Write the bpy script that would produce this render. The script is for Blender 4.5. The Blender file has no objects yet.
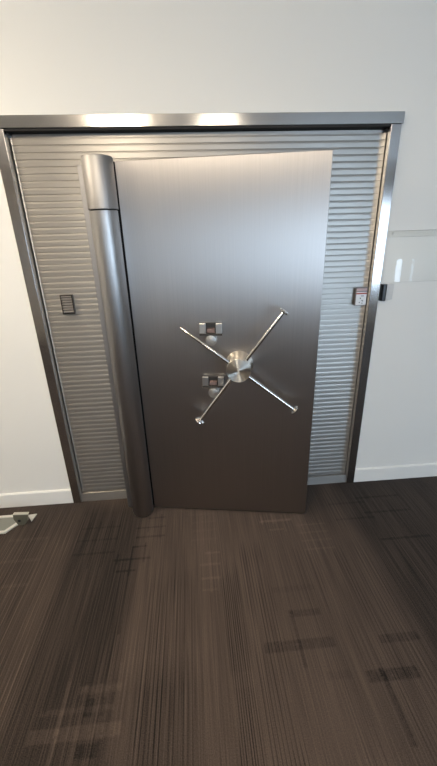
import bpy, bmesh, math, random
from mathutils import Vector, Matrix
random.seed(7)
S = bpy.context.scene
C = S.collection
PI = math.pi

# ------------------------------------------------------------------ materials
def new_mat(name):
    m = bpy.data.materials.new(name); m.use_nodes = True
    nt = m.node_tree
    return m, nt, nt.nodes['Principled BSDF']

def lk(nt, a, b): nt.links.new(a, b)

def mth(nt, op, a, b=None, c=None, clamp=False):
    n = nt.nodes.new('ShaderNodeMath'); n.operation = op; n.use_clamp = clamp
    for i, v in enumerate((a, b, c)):
        if v is None: continue
        if isinstance(v, (int, float)): n.inputs[i].default_value = v
        else: lk(nt, v, n.inputs[i])
    return n.outputs[0]

def plain(name, col, rough=.5, metal=0., bump=0., bscale=300, spec=.5):
    m, nt, b = new_mat(name)
    b.inputs['Base Color'].default_value = (*col, 1)
    b.inputs['Roughness'].default_value = rough
    b.inputs['Metallic'].default_value = metal
    b.inputs['Specular IOR Level'].default_value = spec
    tc = nt.nodes.new('ShaderNodeTexCoord')
    n = nt.nodes.new('ShaderNodeTexNoise'); n.inputs['Scale'].default_value = bscale
    n.inputs['Detail'].default_value = 3
    lk(nt, tc.outputs['Object'], n.inputs['Vector'])
    if bump:
        bp = nt.nodes.new('ShaderNodeBump'); bp.inputs['Strength'].default_value = bump
        bp.inputs['Distance'].default_value = .002
        lk(nt, n.outputs['Fac'], bp.inputs['Height']); lk(nt, bp.outputs['Normal'], b.inputs['Normal'])
    return m

def steel(name, col, rough, aniso, streak=(1, 1, 1), amp=.05, wob=0., wscale=(3, 3, 3)):
    """brushed stainless: the blur runs along U of the mesh's UV map"""
    m, nt, b = new_mat(name)
    b.inputs['Metallic'].default_value = 1
    b.inputs['Anisotropic'].default_value = aniso
    tg = nt.nodes.new('ShaderNodeTangent'); tg.direction_type = 'UV_MAP'; tg.uv_map = 'UVMap'
    lk(nt, tg.outputs[0], b.inputs['Tangent'])
    tc = nt.nodes.new('ShaderNodeTexCoord')
    mp = nt.nodes.new('ShaderNodeMapping'); mp.inputs['Scale'].default_value = streak
    lk(nt, tc.outputs['Object'], mp.inputs['Vector'])
    n = nt.nodes.new('ShaderNodeTexNoise'); n.inputs['Scale'].default_value = 1; n.inputs['Detail'].default_value = 4
    lk(nt, mp.outputs[0], n.inputs['Vector'])
    lo = 1 - amp
    r = nt.nodes.new('ShaderNodeMapRange'); r.inputs[3].default_value = 1 - amp; r.inputs[4].default_value = 1 + amp
    r.inputs[1].default_value = .3; r.inputs[2].default_value = .7
    lk(nt, n.outputs['Fac'], r.inputs[0])
    mx = nt.nodes.new('ShaderNodeVectorMath'); mx.operation = 'SCALE'
    mx.inputs[0].default_value = col; lk(nt, r.outputs[0], mx.inputs['Scale'])
    lk(nt, mx.outputs[0], b.inputs['Base Color'])
    lk(nt, mth(nt, 'MULTIPLY', r.outputs[0], rough), b.inputs['Roughness'])
    if wob:
        mp2 = nt.nodes.new('ShaderNodeMapping'); mp2.inputs['Scale'].default_value = wscale
        lk(nt, tc.outputs['Object'], mp2.inputs['Vector'])
        n2 = nt.nodes.new('ShaderNodeTexNoise'); n2.inputs['Scale'].default_value = 1; n2.inputs['Detail'].default_value = 1
        lk(nt, mp2.outputs[0], n2.inputs['Vector'])
        bp = nt.nodes.new('ShaderNodeBump'); bp.inputs['Strength'].default_value = 1; bp.inputs['Distance'].default_value = wob
        lk(nt, n2.outputs['Fac'], bp.inputs['Height']); lk(nt, bp.outputs['Normal'], b.inputs['Normal'])
    return m

def emit(name, col, s):
    m, nt, b = new_mat(name)
    b.inputs['Base Color'].default_value = (.02, .02, .02, 1)
    b.inputs['Emission Color'].default_value = (*col, 1)
    b.inputs['Emission Strength'].default_value = s
    return m

# ------------------------------------------------------------------ mesh helpers
def set_uv(bm, udir):
    """UV map whose U axis follows udir on every face (the direction in which brushing blurs a reflection)"""
    ul = bm.loops.layers.uv.get('UVMap') or bm.loops.layers.uv.new('UVMap')
    bm.normal_update()
    for f in bm.faces:
        n = f.normal; u = Vector(udir) - n * n.dot(Vector(udir))
        if u.length < .15:
            alt = Vector((0, 0, 1)) if abs(Vector(udir).z) < .5 else Vector((1, 0, 0))
            u = alt - n * n.dot(alt)
            if u.length < .1: u = Vector((0, 1, 0)) - n * n.y
        u.normalize(); v = n.cross(u)
        for l in f.loops: l[ul].uv = (l.vert.co.dot(u), l.vert.co.dot(v))

def obj(name, bm, mat, parent=None, udir=(1, 0, 0), smooth=None, keepuv=False):
    if not keepuv: set_uv(bm, udir)
    me = bpy.data.meshes.new(name); bm.to_mesh(me); bm.free()
    me.materials.append(mat)
    if smooth is not None:
        for p in me.polygons: p.use_smooth = True
        me.set_sharp_from_angle(angle=math.radians(smooth))
    o = bpy.data.objects.new(name, me); C.objects.link(o)
    if parent: o.parent = parent
    return o

def box(bm, x0, x1, y0, y1, z0, z1, bev=0., seg=2):
    t = bmesh.new(); bmesh.ops.create_cube(t, size=1)
    for v in t.verts:
        v.co = Vector(((x0 + x1) / 2 + v.co.x * (x1 - x0), (y0 + y1) / 2 + v.co.y * (y1 - y0), (z0 + z1) / 2 + v.co.z * (z1 - z0)))
    if bev: bmesh.ops.bevel(t, geom=t.edges[:], offset=bev, segments=seg, affect='EDGES', profile=.5)
    merge(bm, t); return bm

def merge(bm, t, mat=None):
    me = bpy.data.meshes.new('tmp'); t.to_mesh(me); t.free()
    if mat is not None: me.transform(mat)
    bm.from_mesh(me); bpy.data.meshes.remove(me)

def lathe(prof, n=48, polar=False):
    """solid of revolution about +Z from (radius, height) points; polar=True lays U along the profile"""
    bm = bmesh.new(); ul = bm.loops.layers.uv.get('UVMap') or bm.loops.layers.uv.new('UVMap')
    rings = []
    for r, z in prof:
        if r < 1e-6: rings.append([bm.verts.new((0, 0, z))])
        else: rings.append([bm.verts.new((r * math.cos(2 * PI * k / n), r * math.sin(2 * PI * k / n), z)) for k in range(n)])
    s = [0.]
    for a, b in zip(prof, prof[1:]): s.append(s[-1] + math.hypot(b[0] - a[0], b[1] - a[1]))
    for i in range(len(prof) - 1):
        A, B = rings[i], rings[i + 1]
        for k in range(n):
            k2 = (k + 1) % n
            if len(A) == 1 and len(B) == 1: continue
            if len(A) == 1: vs = [A[0], B[k], B[k2]]; uv = [(s[i], (k + .5) / n), (s[i + 1], k / n), (s[i + 1], (k + 1) / n)]
            elif len(B) == 1: vs = [A[k2], A[k], B[0]]; uv = [(s[i], (k + 1) / n), (s[i], k / n), (s[i + 1], (k + .5) / n)]
            else:
                vs = [A[k], B[k], B[k2], A[k2]]
                uv = [(s[i], k / n), (s[i + 1], k / n), (s[i + 1], (k + 1) / n), (s[i], (k + 1) / n)]
            f = bm.faces.new(vs)
            for l, w in zip(f.loops, uv): l[ul].uv = w
    bmesh.ops.recalc_face_normals(bm, faces=bm.faces[:])
    return bm

def prism(pts, y0, y1, axis='y'):
    """closed polygon extruded along an axis; pts are the two other coordinates"""
    bm = bmesh.new()
    def P(a, b, t): return (a, t, b) if axis == 'y' else ((t, a, b) if axis == 'x' else (a, b, t))
    A = [bm.verts.new(P(a, b, y0)) for a, b in pts]; B = [bm.verts.new(P(a, b, y1)) for a, b in pts]
    bm.faces.new(A); bm.faces.new(B[::-1])
    for i in range(len(pts)):
        j = (i + 1) % len(pts); bm.faces.new([A[i], A[j], B[j], B[i]])
    bmesh.ops.recalc_face_normals(bm, faces=bm.faces[:])
    return bm

def thing(name, label, cat, loc=(0, 0, 0), rz=0., group=None):
    o = bpy.data.objects.new(name, None); C.objects.link(o)
    o.empty_display_size = .1
    o.location = loc; o.rotation_euler = (0, 0, rz); o['label'] = label; o['category'] = cat
    if group: o['group'] = group
    return o

def struct(name, bm, m, parent=None, **k):
    o = obj(name, bm, m, parent, **k)
    if parent is None: o['kind'] = 'structure'
    return o

# ------------------------------------------------------------------ dimensions (metres)
W, H = 1.96, 2.2                 # outside of the vault surround
JL, JR, HD = .051, .052, .050    # jamb and header widths
WALL = .02                       # face of the white wall, 2 cm behind the surround's face
REC = .030                       # how far the ribbed cladding sits back
XL, XR, YB, ZC = -2.6, 5.6, -4.6, 2.675

# ------------------------------------------------------------------ room materials
wall_m = plain('white_wall_paint', (.80, .79, .76), .65, bump=.05, bscale=220, spec=.3)
ceil_m = plain('white_ceiling_paint', (.66, .655, .64), .8, bump=.05)
trim_m = plain('white_trim_paint', (.84, .83, .80), .4, spec=.4)
far_m = plain('beige_far_wall_paint', (.40, .365, .32), .7)

def carpet():
    m, nt, b = new_mat('brown_patterned_carpet')
    b.inputs['Roughness'].default_value = .9
    b.inputs['Specular IOR Level'].default_value = .15
    b.inputs['Sheen Weight'].default_value = .12
    b.inputs['Sheen Roughness'].default_value = .5
    tc = nt.nodes.new('ShaderNodeTexCoord'); sp = nt.nodes.new('ShaderNodeSeparateXYZ')
    lk(nt, tc.outputs['Object'], sp.inputs[0]); X, Y = sp.outputs[0], sp.outputs[1]
    def noise(sx, sy, det=2, off=0.):
        mp = nt.nodes.new('ShaderNodeMapping'); mp.inputs['Scale'].default_value = (sx, sy, 1); mp.inputs['Location'].default_value = (off, off * .7, 0)
        lk(nt, tc.outputs['Object'], mp.inputs['Vector'])
        n = nt.nodes.new('ShaderNodeTexNoise'); n.inputs['Scale'].default_value = 1; n.inputs['Detail'].default_value = det
        lk(nt, mp.outputs[0], n.inputs['Vector']); return n.outputs['Fac']
    def soft(v, lo, hi, e):      # 1 between lo and hi, edges e wide
        c, h = (lo + hi) / 2, (hi - lo) / 2
        d = mth(nt, 'ABSOLUTE', mth(nt, 'SUBTRACT', v, c))
        return mth(nt, 'MULTIPLY_ADD', d, -1. / e, (h + e / 2) / e, clamp=True)
    def mul(*a):
        r = a[0]
        for q in a[1:]: r = mth(nt, 'MULTIPLY', r, q)
        return r
    terms = []
    # yarn grain along the planks and woven pile
    g = noise(160, 2.2, 3); terms.append(mul(mth(nt, 'SUBTRACT', g, .5), 1.7))
    g2 = noise(260, 260, 1, 3.); terms.append(mul(mth(nt, 'SUBTRACT', g2, .5), 1.3))
    g3 = noise(5, 1.1, 2, 9.); terms.append(mul(mth(nt, 'SUBTRACT', g3, .5), .8))
    # broad carpet tone bands, darker at both sides and lighter in the middle
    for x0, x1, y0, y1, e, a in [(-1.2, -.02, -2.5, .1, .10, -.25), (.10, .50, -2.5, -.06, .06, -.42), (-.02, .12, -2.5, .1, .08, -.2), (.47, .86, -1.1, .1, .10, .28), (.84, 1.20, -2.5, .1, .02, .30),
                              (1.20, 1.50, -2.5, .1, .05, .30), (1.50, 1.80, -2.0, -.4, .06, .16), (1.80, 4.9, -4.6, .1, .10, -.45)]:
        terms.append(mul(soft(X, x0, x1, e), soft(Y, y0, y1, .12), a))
    # woven stripes: x range, y range, spacing, sharpness centre, strength
    for x0, x1, y0, y1, p, cut, a in [(.555, .80, -2.4, -.64, .0172, .35, -.50), (.56, .82, -2.4, -.75, .0246, .75, .55),
                                      (.955, 1.045, -2.4, -.62, .0094, .1, -.80), (1.065, 1.20, -2.4, -.50, .0148, .35, -.68), (1.065, 1.20, -2.4, -.6, .0148, -.9, .10),
                                      (-.35, .11, -1.6, -.30, .021, .72, .75), (-.2, .16, -.42, -.10, .034, .8, .75), (.25, .47, -2.4, -.98, .037, .86, .6),
                                      (.13, .48, -1.2, -.2, .013, .3, -.12), (1.36, 1.46, -2.4, -.5, .019, .6, -.35), (1.60, 1.80, -2.4, -.55, .0167, .5, -.40), (1.80, 2.6, -2.2, -.5, .0205, .75, .16),
                                      (1.45, 1.62, -.9, -.3, .016, .5, .20), (.80, .95, -.55, -.1, .018, .5, .18)]:
        s = mth(nt, 'SINE', mth(nt, 'MULTIPLY', X, 2 * PI / p))
        s = mth(nt, 'MULTIPLY_ADD', s, 3.2, -3.2 * cut, clamp=True)
        br = mth(nt, 'MULTIPLY_ADD', noise(1 / p * 1.0, 3.2, 0, x0 * 37 + p * 100), 6., -1.7, clamp=True)   # yarn breaks
        terms.append(mul(s, br, soft(X, x0, x1, .01), soft(Y, y0, y1, .12), a))
    # woven plaid bars: centre x, centre y, half lengths, strength
    bars = []
    def hb(x0, x1, y, w, a): bars.append(((x0 + x1) / 2, y, (x1 - x0) / 2, w, a))
    def vb(x, y0, y1, w, a): bars.append((x, (y0 + y1) / 2, w, (y1 - y0) / 2, a))
    d = -.42
    hb(.365, .57, -.512, .007, d); hb(.455, .54, -.426, .006, d); hb(.39, .495, -.588, .006, d); vb(.461, -.62, -.42, .005, d); vb(.531, -.54, -.40, .005, d); vb(.385, -.54, -.47, .005, d)
    hb(.465, .64, -.355, .007, d); hb(.46, .642, -.28, .006, d); hb(.525, .635, -.2, .006, d); vb(.5345, -.32, -.18, .005, d); vb(.608, -.375, -.17, .006, d)
    l = .36
    vb(.897, -.76, -.50, .006, l); hb(.845, .955, -.591, .007, l); hb(.85, .95, -.678, .007, l); hb(.875, .96, -.514, .006, l); hb(.85, .93, -.745, .005, l * .7); vb(.94, -.7, -.5, .004, l * .6)
    for k in range(5): vb(.80 + .034 * k, -.45, -.14, .005, .16)
    for k in range(4): hb(.80, .955, -.20 - .07 * k, .006, .15)
    hb(1.225, 1.425, -.306, .009, .62); hb(1.27, 1.36, -.38, .006, .4); vb(1.24, -.33, -.25, .005, .5); vb(1.31, -.33, -.24, .005, .5); vb(1.37, -.40, -.26, .004, .35)
    for k in range(4): hb(1.44, 1.62, -.36 - .062 * k, .006, .24)
    for k in range(4): vb(1.46 + .045 * k, -.58, -.33, .004, .24)
    hb(.20, .535, -1.275, .022, .36); hb(.345, .515, -1.14, .014, .28); vb(.465, -1.30, -.93, .006, .36); vb(.372, -1.4, -1.12, .008, .3); vb(.43, -1.4, -1.12, .008, .3)
    hb(.15, .40, -1.39, .02, .22); hb(.22, .50, -1.205, .010, .22); vb(.30, -1.36, -1.1, .007, .26); vb(.50, -1.36, -1.05, .006, .22); hb(.385, .46, -1.33, .02, -.3); vb(.30, -1.45, -1.2, .008, .2)
    hb(.385, .418, -1.2, .03, -.35); hb(.445, .46, -1.2, .03, -.3)
    hb(1.11, 1.42, -1.05, .022, -.40); hb(1.255, 1.405, -.91, .016, -.34); vb(1.265, -1.14, -.89, .010, -.34)
    hb(1.50, 1.715, -1.197, .022, -.48); vb(1.567, -1.42, -1.17, .012, -.44); hb(1.62, 1.80, -1.06, .018, -.36)
    hb(1.34, 1.44, -1.18, .016, -.16); hb(1.2, 1.42, -.78, .016, -.12); hb(.95, 1.05, -1.16, .03, .10)
    for yy in (-.16, -.30, -.52): hb(1.9, 2.2, yy, .008, -.3)
    for yy in (-.2, -.34): hb(1.7, 1.95, yy, .008, -.22)
    for xx in (2.0, 2.1): vb(xx, -.5, -.2, .006, -.2)
    for k in range(3): hb(.12, .36, -.25 - .1 * k, .007, -.2); vb(.16 + .07 * k, -.55, -.2, .006, -.2)
    for k in range(3): hb(-.30, -.06, -.30 - .16 * k, .010, .18)
    fray = mth(nt, 'MULTIPLY_ADD', noise(60, 60, 2, 5.), 2.4, -.25, clamp=True)
    for cx, cy, hx, hy, a in bars:
        terms.append(mul(soft(X, cx - hx, cx + hx, .005), soft(Y, cy - hy, cy + hy, .008), fray, a))
    tot = terms[0]
    for t in terms[1:]: tot = mth(nt, 'ADD', tot, t)
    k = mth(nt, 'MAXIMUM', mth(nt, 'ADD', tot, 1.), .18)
    # a scatter of lint
    vo = nt.nodes.new('ShaderNodeTexVoronoi'); vo.inputs['Scale'].default_value = 9; lk(nt, tc.outputs['Object'], vo.inputs['Vector'])
    lint = mth(nt, 'LESS_THAN', vo.outputs['Distance'], .02)
    k = mth(nt, 'ADD', k, mth(nt, 'MULTIPLY', lint, .8))
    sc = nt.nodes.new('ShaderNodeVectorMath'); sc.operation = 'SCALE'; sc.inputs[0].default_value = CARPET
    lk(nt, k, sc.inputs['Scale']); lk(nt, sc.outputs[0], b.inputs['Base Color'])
    bp = nt.nodes.new('ShaderNodeBump'); bp.inputs['Strength'].default_value = .35; bp.inputs['Distance'].default_value = .003
    lk(nt, g2, bp.inputs['Height']); lk(nt, bp.outputs['Normal'], b.inputs['Normal'])
    return m
CARPET = (.056, .0405, .032)

# ------------------------------------------------------------------ the room
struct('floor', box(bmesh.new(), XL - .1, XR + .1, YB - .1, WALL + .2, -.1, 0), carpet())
struct('ceiling', box(bmesh.new(), XL - .1, XR + .1, YB - .1, WALL + .2, ZC, ZC + .1), ceil_m)
bm = bmesh.new()
YW = WALL + .2
box(bm, XL - .1, 0, WALL, YW, 0, ZC); box(bm, W, XR + .1, WALL, YW, 0, ZC); box(bm, 0, W, WALL, YW, H, ZC)
box(bm, 0, W, WALL + .09, YW, 0, H)
struct('wall_front', bm, wall_m)
struct('wall_left', box(bmesh.new(), XL - .1, XL, YB, WALL, 0, ZC), wall_m)
struct('wall_right', box(bmesh.new(), XR, XR + .1, YB, WALL, 0, ZC), far_m)
# back wall with windows towards the right, the last two narrow and low
wins = [(-.75, .55, .75, 2.12, 1.8), (.80, 2.10, .75, 2.12, 2.5), (2.35, 4.45, .75, 2.12, 8.), (4.64, 4.78, .72, 1.18, 14.), (4.93, 5.01, .72, 1.18, 7.)]
bm = bmesh.new(); xs = [XL - .1]
for q in wins: xs += [q[0], q[1]]
xs.append(XR + .1)
for i in range(0, len(xs), 2): box(bm, xs[i], xs[i + 1], YB - .1, YB, 0, ZC)
for a, b_, z0, z1, e in wins:
    box(bm, a, b_, YB - .1, YB, 0, z0); box(bm, a, b_, YB - .1, YB, z1, ZC)
struct('wall_back', bm, far_m)
dark_frame = plain('dark_window_frame', (.08, .08, .09), .4)
for i, (a, b_, z0, z1, e) in enumerate(wins):
    bm = bmesh.new(); f = .05 if b_ - a > .5 else .012
    box(bm, a, b_, YB - .08, YB - .02, z0, z0 + f); box(bm, a, b_, YB - .08, YB - .02, z1 - f, z1)
    box(bm, a, a + f, YB - .08, YB - .02, z0 + f, z1 - f); box(bm, b_ - f, b_, YB - .08, YB - .02, z0 + f, z1 - f)
    if f > .02: box(bm, (a + b_) / 2 - f / 2, (a + b_) / 2 + f / 2, YB - .08, YB - .02, z0 + f, z1 - f)
    w = struct('window_%d' % (i + 1), bm, dark_frame)
    obj('window_pane', box(bmesh.new(), a + f / 2, b_ - f / 2, YB - .065, YB - .06, z0 + f / 2, z1 - f / 2), emit('overcast_daylight', (.62, .80, 1.0), e), w)
# skirting
bm = prism([(WALL, 0), (WALL - .014, 0), (WALL - .014, .100), (WALL - .008, .107), (WALL, .107)], XL, -.003, 'x')
struct('baseboard_left', bm, trim_m)
bm = prism([(WALL, 0), (WALL - .014, 0), (WALL - .014, .100), (WALL - .008, .107), (WALL, .107)], W + .003, XR, 'x')
struct('baseboard_right', bm, trim_m)

# ------------------------------------------------------------------ ceiling lamps
lamp_m = emit('warm_lamp_diffuser', (1., .85, .65), 52.)
dim_m = emit('dim_warm_lamp_diffuser', (1., .87, .70), 20.)
lamp_rim = plain('white_lamp_rim', (.8, .8, .78), .4)
lamps = [(-1.05, -1.0, 'warm square ceiling lamp nearest the floor box corner'),
         (.30, -1.95, 'warm square ceiling lamp over the left half of the carpet'),
         (1.25, -2.5, 'warm square ceiling lamp over the middle of the carpet')]
for x, y, lab in lamps:
    t = thing('ceiling_lamp', lab, 'ceiling lamp', (x, y, ZC), 0, 'warm ceiling lamps')
    h = .17
    obj('lamp_base', box(bmesh.new(), -h - .01, h + .01, -h - .01, h + .01, -.015, 0, .003), lamp_rim, t)
    obj('diffuser', box(bmesh.new(), -h, h, -h, h, -.13, -.0155, .02, 3), dim_m if 'middle' in lab else lamp_m, t)

# ------------------------------------------------------------------ steel surround
frame_h = steel('brushed_steel_header', (.56, .54, .52), .16, .75, (3, 60, 900), .04)
frame_v = steel('brushed_steel_jamb', (.58, .56, .55), .18, .7, (900, 60, 3), .04)
t = thing('vault_door_surround', 'brushed stainless steel surround framing the ribbed cladding in the white wall', 'door frame', (0, 0, 0))
bm = box(bmesh.new(), -.004, W + .006, -.006, WALL + .02, H - HD, H, .0015)
obj('header', bm, frame_h, t, udir=(0, 0, 1))
for x0, x1 in ((0, JL), (W - JR, W)):
    bm = bmesh.new()
    box(bm, x0, x1, 0, WALL + .015, 0, H - HD, .0012)
    obj('jamb', bm, frame_v, t, udir=(1, 0, 0))
obj('header_return', box(bmesh.new(), JL, W - JR, .004, REC + .07, H - HD - .008, H - HD + .002), plain('dark_gap', (.015, .013, .012), .7), t)

# ------------------------------------------------------------------ ribbed cladding
rib_m = steel('ribbed_steel', (.41, .388, .36), .42, .5, (2, 40, 500), .05, wob=.0012, wscale=(6, 2, 14))
for _n in rib_m.node_tree.nodes:
    if _n.type == 'BSDF_PRINCIPLED': _n.inputs['Metallic'].default_value = .9
cl = thing('ribbed_steel_cladding', 'horizontally ribbed steel cladding filling the surround behind the open vault door', 'wall cladding', (0, 0, 0))
px0, px1 = JL + .014, W - JR - .014
pitch, zt, zb = .0302, 2.118, .062
prof = []
z = zt
while z - pitch > zb - .012:
    prof += [(REC + .0017, z), (REC + .0003, z - .0066), (REC, z - .0090), (REC, z - .0280), (REC + .0026, z - .0294)]
    z -= pitch
zb = z
prof += [(REC + .0017, zb)]
def swept(prof, path, thick):
    """the rib profile (y, z) swept along a path of (x, forward shift); closed at the back"""
    bm = bmesh.new(); zt_, zb_ = prof[0][1], prof[-1][1]
    P = [(prof[0][0] + thick, zt_)] + prof + [(prof[0][0] + thick, zb_)]
    cols = [[bm.verts.new((x, (y - f if 0 < k < len(P) - 1 else y), zz)) for k, (y, zz) in enumerate(P)] for x, f in path]
    for A, B in zip(cols, cols[1:]):
        for i in range(len(P)):
            j = (i + 1) % len(P); bm.faces.new([A[i], A[j], B[j], B[i]])
    bm.faces.new(cols[0]); bm.faces.new(cols[-1][::-1])
    bmesh.ops.recalc_face_normals(bm, faces=bm.faces[:]); return bm
path = [(px0, .002), (px0 + .006, 0), (px1 - .030, 0), (px1 - .022, .0015), (px1 - .014, .005), (px1 - .006, .0105), (px1, .014)]
obj('ribbed_sheet', swept(prof, path, .02), rib_m, cl, udir=(0, 0, 1))
for x0, f0, x1, f1 in ((JL + .0005, .020, px0 - .0045, .020), (px1 + .0045, .021, W - JR - .0005, .027)):
    obj('edge_strip', swept(prof, [(x0, f0), (x1, f1)], .018), rib_m, cl, udir=(0, 0, 1))
obj('top_rail', box(bmesh.new(), px0, px1, REC + .028, REC + .045, zt - .02, H - HD - .010, .0012), rib_m, cl, udir=(0, 0, 1))
obj('base_rail', prism([(REC + .02, 0), (.012, 0), (.020, zb - .006), (REC - .002, zb - .003), (REC + .02, zb - .003)], JL + .0005, W - JR - .0005, 'x'), rib_m, cl, udir=(0, 0, 1))
obj('backing', box(bmesh.new(), JL + .005, W - JR - .005, REC + .046, REC + .055, 0, H - HD - .010), plain('dark_backing', (.02, .02, .02), .8), cl)

# ------------------------------------------------------------------ vault door (hinged at the left, ajar by about ten degrees)
ANG = math.radians(-9.81)
DW, DT, DZ0, DZ1 = .992, .085, .010, 1.995
door = thing('vault_door', 'big brushed steel vault door standing ajar with a four-spoke wheel and thick hinge post', 'vault door', (.547, -.106, 0), ANG)
slab_m = steel('brushed_steel_door', (.475, .447, .43), .40, .83, (260, 260, 1.2), .045)
obj('door_slab', box(bmesh.new(), .012, DW, 0, DT, DZ0, DZ1, .0025, 2), slab_m, door, udir=(1, 0, 0))
post_m = steel('satin_steel_post', (.42, .41, .405), .38, .45, (200, 200, 2), .05)
cap_m = steel('satin_steel_cap', (.37, .36, .355), .50, .2, (200, 200, 2), .05)
inv = Matrix.Rotation(-ANG, 4, 'Z')
def to_door(x, y): return inv @ Vector((x - .547, y + .106, 0))
pc = to_door(.4875, -.136)
PR = .0655
pm = lathe([(0, .006), (PR - .012, .006), (PR - .004, .010), (PR, .020), (PR, 1.785), (PR - .002, 1.787), (0, 1.787)], 64)
post = obj('hinge_post', pm, post_m, door, smooth=40, udir=(1, 0, 0)); post.location = pc
pm = lathe([(0, 1.791), (PR + .002, 1.791), (PR + .004, 1.793), (PR + .004, 2.000), (PR + .002, 2.006), (PR - .006, 2.008), (0, 2.008)], 64)
cap = obj('post_cap', pm, cap_m, post, smooth=40, udir=(1, 0, 0))
obj('post_joint', lathe([(0, 1.786), (PR - .006, 1.786), (PR - .006, 1.792), (0, 1.792)], 48), plain('black_joint', (.01, .01, .01), .6), post, smooth=40)
# plate between post and cladding
hp = to_door(.47, -.045)
bm = box(bmesh.new(), -.087, .060, -.042, .030, .006, 1.985, .002)
pl = obj('hinge_plate', bm, cap_m, door, udir=(1, 0, 0)); pl.location = (hp.x, hp.y, 0); pl.rotation_euler = (0, 0, -ANG)
obj('gap_shade_strip', box(bmesh.new(), -.010, .0105, .012, .075, .012, 1.9935), plain('black_gap_shade', (.01, .01, .01), .8), door)  # added black strip standing in for the shade in the gap between post and slab

# wheel: axis along local -Y
bright = steel('polished_spoke_steel', (.78, .76, .73), .16, 0., (50, 50, 50), .03)
turned = steel('turned_steel', (.74, .70, .63), .34, 1., (60, 60, 60), .02)
face_y = Matrix.Rotation(PI / 2, 4, 'X')      # lathe +Z -> local -Y
def lathe_y(prof, n=48): 
    b = lathe(prof, n); b.transform(face_y); return b
hx, hz = .579, 1.012
boss = obj('wheel_boss', lathe_y([(0, 0), (.076, 0), (.074, .006), (.066, .020), (.062, .050), (.058, .066), (0, .066)]), turned, door, smooth=35, keepuv=True)
boss.location = (hx, 0, hz)
obj('hub_disc', lathe_y([(0, .066), (.060, .066), (.0645, .069), (.0645, .106), (.0625, .109), (.045, .1095), (.02, .1097), (0, .1098)], 64), turned, boss, smooth=25, keepuv=True)
RAD = .378
for k, (deg, L, capped) in enumerate([(142.9, .371, False), (53.3, .374, True), (-37.8, .377, True), (-125.6, .380, True)]):
    a = math.radians(deg); d = Vector((math.cos(a), 0, math.sin(a)))
    q = Vector((0, 0, 1)).rotation_difference(d).to_matrix().to_4x4()
    off = Matrix.Translation((0, -.082, 0))
    r0, r1 = .0105, .0078
    if capped: pr = [(0, .05), (r0, .05), (r1, L - .004), (0, L - .004)]
    else: pr = [(0, .05), (r0, .05), (r1 * .8, L - .004), (r1 * .55, L), (0, L)]
    b = lathe(pr, 20); b.transform(off @ q)
    sp = obj('spoke', b, bright, boss, smooth=40)
    if capped:
        b = lathe([(0, L - .008), (.010, L - .008), (.025, L - .004), (.027, L), (.025, L + .004), (.012, L + .007), (0, L + .008)], 28); b.transform(off @ q)
        obj('spoke_cap', b, bright, boss, smooth=40)

# two combination locks
housing_m = steel('satin_lock_housing', (.66, .65, .63), .34, 0., (300, 300, 300), .08)
dial_m = steel('turned_dial_steel', (.62, .61, .59), .42, .6, (60, 60, 60), .02)
slot_m = plain('dark_slot', (.012, .011, .012), .35)
count_m = plain('dusky_pink_counter', (.15, .10, .09), .5)
digit_m = plain('dark_counter_marks', (.10, .06, .06), .5)
for (u, zc, dz, hh) in [(.432, 1.217, 1.152, .0265), (.435, .920, .850, .0250)]:
    bm = bmesh.new(); hw = .059; cw = .027
    hs = obj('lock_housing', box(bm, -hw, hw, -.012, 0, -hh, hh, .001), plain('dark_lock_backplate', (.03, .028, .027), .4), door); hs.location = (u, 0, zc)
    for x0, x1 in ((-hw, -cw), (cw, hw)): obj('side_block', box(bmesh.new(), x0, x1, -.030, -.0125, -hh, hh, .0015), housing_m, hs)
    obj('counter', prism([(-.0125, -hh + .004), (-.028, -hh + .004), (-.024, -.003), (-.0125, .000)], -.020, .020, 'x'), count_m, hs)
    obj('lock_base', box(bmesh.new(), -hw - .001, hw + .001, -.029, 0, -hh - .012, -hh - .0005, .001), plain('dark_lock_base', (.05, .045, .04), .4), hs)
    dl = obj('dial', lathe_y([(0, 0), (.0290, 0), (.0300, .003), (.0300, .024), (.0280, .028), (.020, .0295), (.010, .0305), (0, .031)], 48), dial_m, door, smooth=25, keepuv=True)
    dl.location = (u, 0, dz)

# ------------------------------------------------------------------ small louvre vent on the cladding
vent_m = plain('dark_bronze_metal', (.045, .036, .030), .38, .6)
slat_m = plain('grey_louvre_metal', (.34, .31, .29), .4, .2)
v = thing('louvre_vent', 'small dark louvred vent on the ribbed cladding left of the hinge post', 'vent', (.195, REC - .0006, 1.283))
bm = bmesh.new(); vw, vh, vd = .033, .104, .020
box(bm, -vw, -vw + .005, -vd, 0, 0, vh); box(bm, vw - .005, vw, -vd, 0, 0, vh); box(bm, -vw + .005, vw - .005, -vd, 0, vh - .004, vh); box(bm, -vw + .005, vw - .005, -vd, 0, 0, .004)
box(bm, -vw + .005, vw - .005, -.004, 0, .004, vh - .004)
obj('vent_frame', bm, vent_m, v)
for k in range(7):
    zz = .010 + k * .0137
    bm = prism([(-.004, zz + .0075), (-.0195, zz), (-.0195, zz + .0022), (-.004, zz + .0097)], -vw + .005, vw - .005, 'x')
    obj('slat', bm, slat_m, v)

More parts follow.
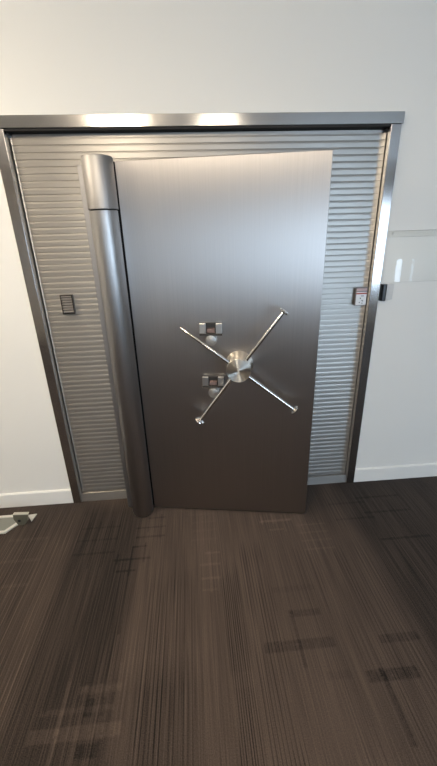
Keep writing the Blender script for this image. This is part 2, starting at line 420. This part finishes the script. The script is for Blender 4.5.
# ------------------------------------------------------------------ small white plate on the right of the cladding
tg = thing('notice_plate', 'small white notice plate with a red band on the ribbed cladding by the right jamb', 'notice plate', (1.857, REC - .0155, 1.262))
obj('plate_mount', box(bmesh.new(), -.030, -.005, .0005, .0148, .01, .093), plain('grey_mount', (.2, .19, .19), .5), tg)
obj('plate_back', box(bmesh.new(), -.034, .034, -.010, 0, 0, .103, .002), plain('grey_plate_rim', (.22, .20, .21), .4), tg)
obj('plate_face', box(bmesh.new(), -.031, .031, -.0135, -.011, .004, .078, .001), plain('white_plate_face', (.78, .78, .80), .4), tg)
obj('red_band', box(bmesh.new(), -.031, .031, -.0138, -.011, .066, .074), plain('dull_red_band', (.38, .07, .06), .5), tg)
obj('upper_strip', box(bmesh.new(), -.031, .031, -.0135, -.011, .084, .098), plain('pinkish_strip', (.50, .36, .36), .5), tg)
mk = plain('grey_marks', (.10, .10, .11), .5)
bm = bmesh.new()
for dx, dz_ in ((.002, .056), (.010, .056), (-.006, .044), (-.004, .041), (.006, .030), (.010, .027), (-.008, .019), (.008, .014)): box(bm, dx - .0028, dx + .0028, -.0139, -.011, dz_ - .0025, dz_ + .0025)
obj('printed_marks', bm, mk, tg)

# ------------------------------------------------------------------ card reader and clear sheet on the wall right of the surround
def clear(name, tint, ior_fac=.06):
    m, nt, b = new_mat(name)
    out = nt.nodes['Material Output']
    tr = nt.nodes.new('ShaderNodeBsdfTransparent'); tr.inputs[0].default_value = (*tint, 1)
    gl = nt.nodes.new('ShaderNodeBsdfGlossy'); gl.inputs['Roughness'].default_value = .03; gl.inputs[0].default_value = (1, 1, 1, 1)
    fr = nt.nodes.new('ShaderNodeFresnel'); fr.inputs['IOR'].default_value = 1.28
    mx = nt.nodes.new('ShaderNodeMixShader'); lk(nt, fr.outputs[0], mx.inputs[0]); lk(nt, tr.outputs[0], mx.inputs[1]); lk(nt, gl.outputs[0], mx.inputs[2])
    lk(nt, mx.outputs[0], out.inputs['Surface']); nt.nodes.remove(b)
    return m
acr = clear('clear_acrylic', (.995, .995, .99))
t = thing('clear_acrylic_sheet', 'clear acrylic sheet fixed to the white wall right of the steel surround', 'acrylic sheet', (1.975, WALL, 1.386))
bm = box(bmesh.new(), 0, .40, -.012, -.008, 0, .275, .001, 1); obj('sheet', bm, acr, t)
obj('sheet_lip', box(bmesh.new(), 0, .40, -.016, -.0125, .243, .275, .001, 1), acr, t)
so_m = plain('clear_standoff', (.74, .74, .73), .3)
for sx in (.03, .37):
    b = lathe([(0, 0), (.005, 0), (.005, .0079), (0, .0079)], 16); b.transform(Matrix.Translation((sx, 0, .262)) @ face_y)
    obj('standoff', b, so_m, t)
t = thing('card_reader', 'black card reader with a clear side flap beside the right jamb under the acrylic sheet', 'card reader', (1.972, WALL, 1.285))
bm = prism([(0, 0), (0, -.022), (.006, -.030), (.018, -.032), (.028, -.026), (.030, 0)], 0, .094, 'z')
obj('reader_body', bm, plain('black_reader_plastic', (.012, .012, .014), .3), t, smooth=35)
obj('grey_flap', box(bmesh.new(), .0305, .078, -.008, 0, .004, .094, .002), plain('translucent_grey_flap', (.60, .585, .57), .3), t)

# ------------------------------------------------------------------ floor box by the left baseboard
t = thing('floor_box', 'grey floor outlet box with a white clipped-corner rim near the left baseboard', 'floor box', (-.42, -.16, 0))
def ring(o_, i_, z0, z1):
    b = bmesh.new(); n = len(o_)
    L = [[b.verts.new((x, y, zz)) for x, y in P] for P, zz in ((o_, z0), (o_, z1), (i_, z1), (i_, z0))]
    for q in range(4):
        A, B = L[q], L[(q + 1) % 4]
        for k in range(n): b.faces.new([A[k], A[(k + 1) % n], B[(k + 1) % n], B[k]])
    bmesh.ops.recalc_face_normals(b, faces=b.faces[:]); return b
def octo(hx, hy, c): return [(-hx + c, -hy), (hx - c, -hy), (hx, -hy + c * 1.4), (hx, hy - c * .5), (hx - c * .5, hy), (-hx + c * .5, hy), (-hx, hy - c * .5), (-hx, -hy + c * 1.4)]
obj('rim', ring(octo(.125, .078, .05), octo(.107, .060, .044), 0, .010), plain('white_rim', (.62, .61, .56), .4), t)
b = bmesh.new(); vs = [b.verts.new((x, y, .004)) for x, y in octo(.107, .060, .044)]; b.faces.new(vs)
r = bmesh.ops.extrude_face_region(b, geom=b.faces[:]); bmesh.ops.translate(b, verts=[e for e in r['geom'] if isinstance(e, bmesh.types.BMVert)], vec=(0, 0, -.0035)); bmesh.ops.recalc_face_normals(b, faces=b.faces[:])
obj('lid', b, plain('grey_lid', (.20, .205, .18), .3), t)
b = prism([(.110, .050), (.113, .085), (.203, .080), (.192, .034), (.168, .004), (.130, .001)], -.016, -.004)
br = obj('bracket', b, plain('olive_grey_bracket', (.15, .145, .11), .35, .3), t)
bb = lathe([(0, 0), (.009, 0), (.009, .003), (0, .003)], 20); bb.transform(Matrix.Translation((.142, -.016, .038)) @ face_y)
obj('keyhole', bb, plain('black_keyhole', (.01, .01, .01), .5), br)
obj('bracket_edge', prism([(.113, .085), (.113, .090), (.203, .085), (.203, .080)], -.017, .004), plain('pale_edge', (.45, .44, .38), .4), br)
b = prism([(.152, .070), (.208, .076), (.198, .012)], 0, .006, 'z')
obj('corner_tab', b, plain('white_tab', (.58, .57, .52), .4), t)

# ------------------------------------------------------------------ camera
F, cx, cy, cz, yaw, pit, roll = 363.41, .8779, -2.0651, 1.6612, .065936, .383772, -.0302259
fw = Vector((math.sin(yaw) * math.cos(pit), math.cos(yaw) * math.cos(pit), -math.sin(pit)))
r = Vector((math.cos(yaw), -math.sin(yaw), 0)); u = r.cross(fw)
r2 = math.cos(roll) * r + math.sin(roll) * u; u2 = -math.sin(roll) * r + math.cos(roll) * u
cam = bpy.data.cameras.new('camera'); co = bpy.data.objects.new('camera', cam); C.objects.link(co)
M = Matrix.Identity(4)
for i in range(3): M[i][0] = r2[i]; M[i][1] = u2[i]; M[i][2] = -fw[i]; M[i][3] = (cx, cy, cz)[i]
co.matrix_world = M
cam.sensor_fit = 'HORIZONTAL'; cam.sensor_width = 36; cam.lens = 36 * F / 437; cam.clip_start = .02
S.camera = co

# ------------------------------------------------------------------ world and view
w = bpy.data.worlds.new('world'); S.world = w; w.use_nodes = True
w.node_tree.nodes['Background'].inputs[0].default_value = (.7, .82, 1, 1); w.node_tree.nodes['Background'].inputs[1].default_value = .3
S.view_settings.view_transform = 'Standard'; S.view_settings.look = 'None'
S.view_settings.exposure = .24; S.view_settings.gamma = 1; S.view_settings.use_curve_mapping = False
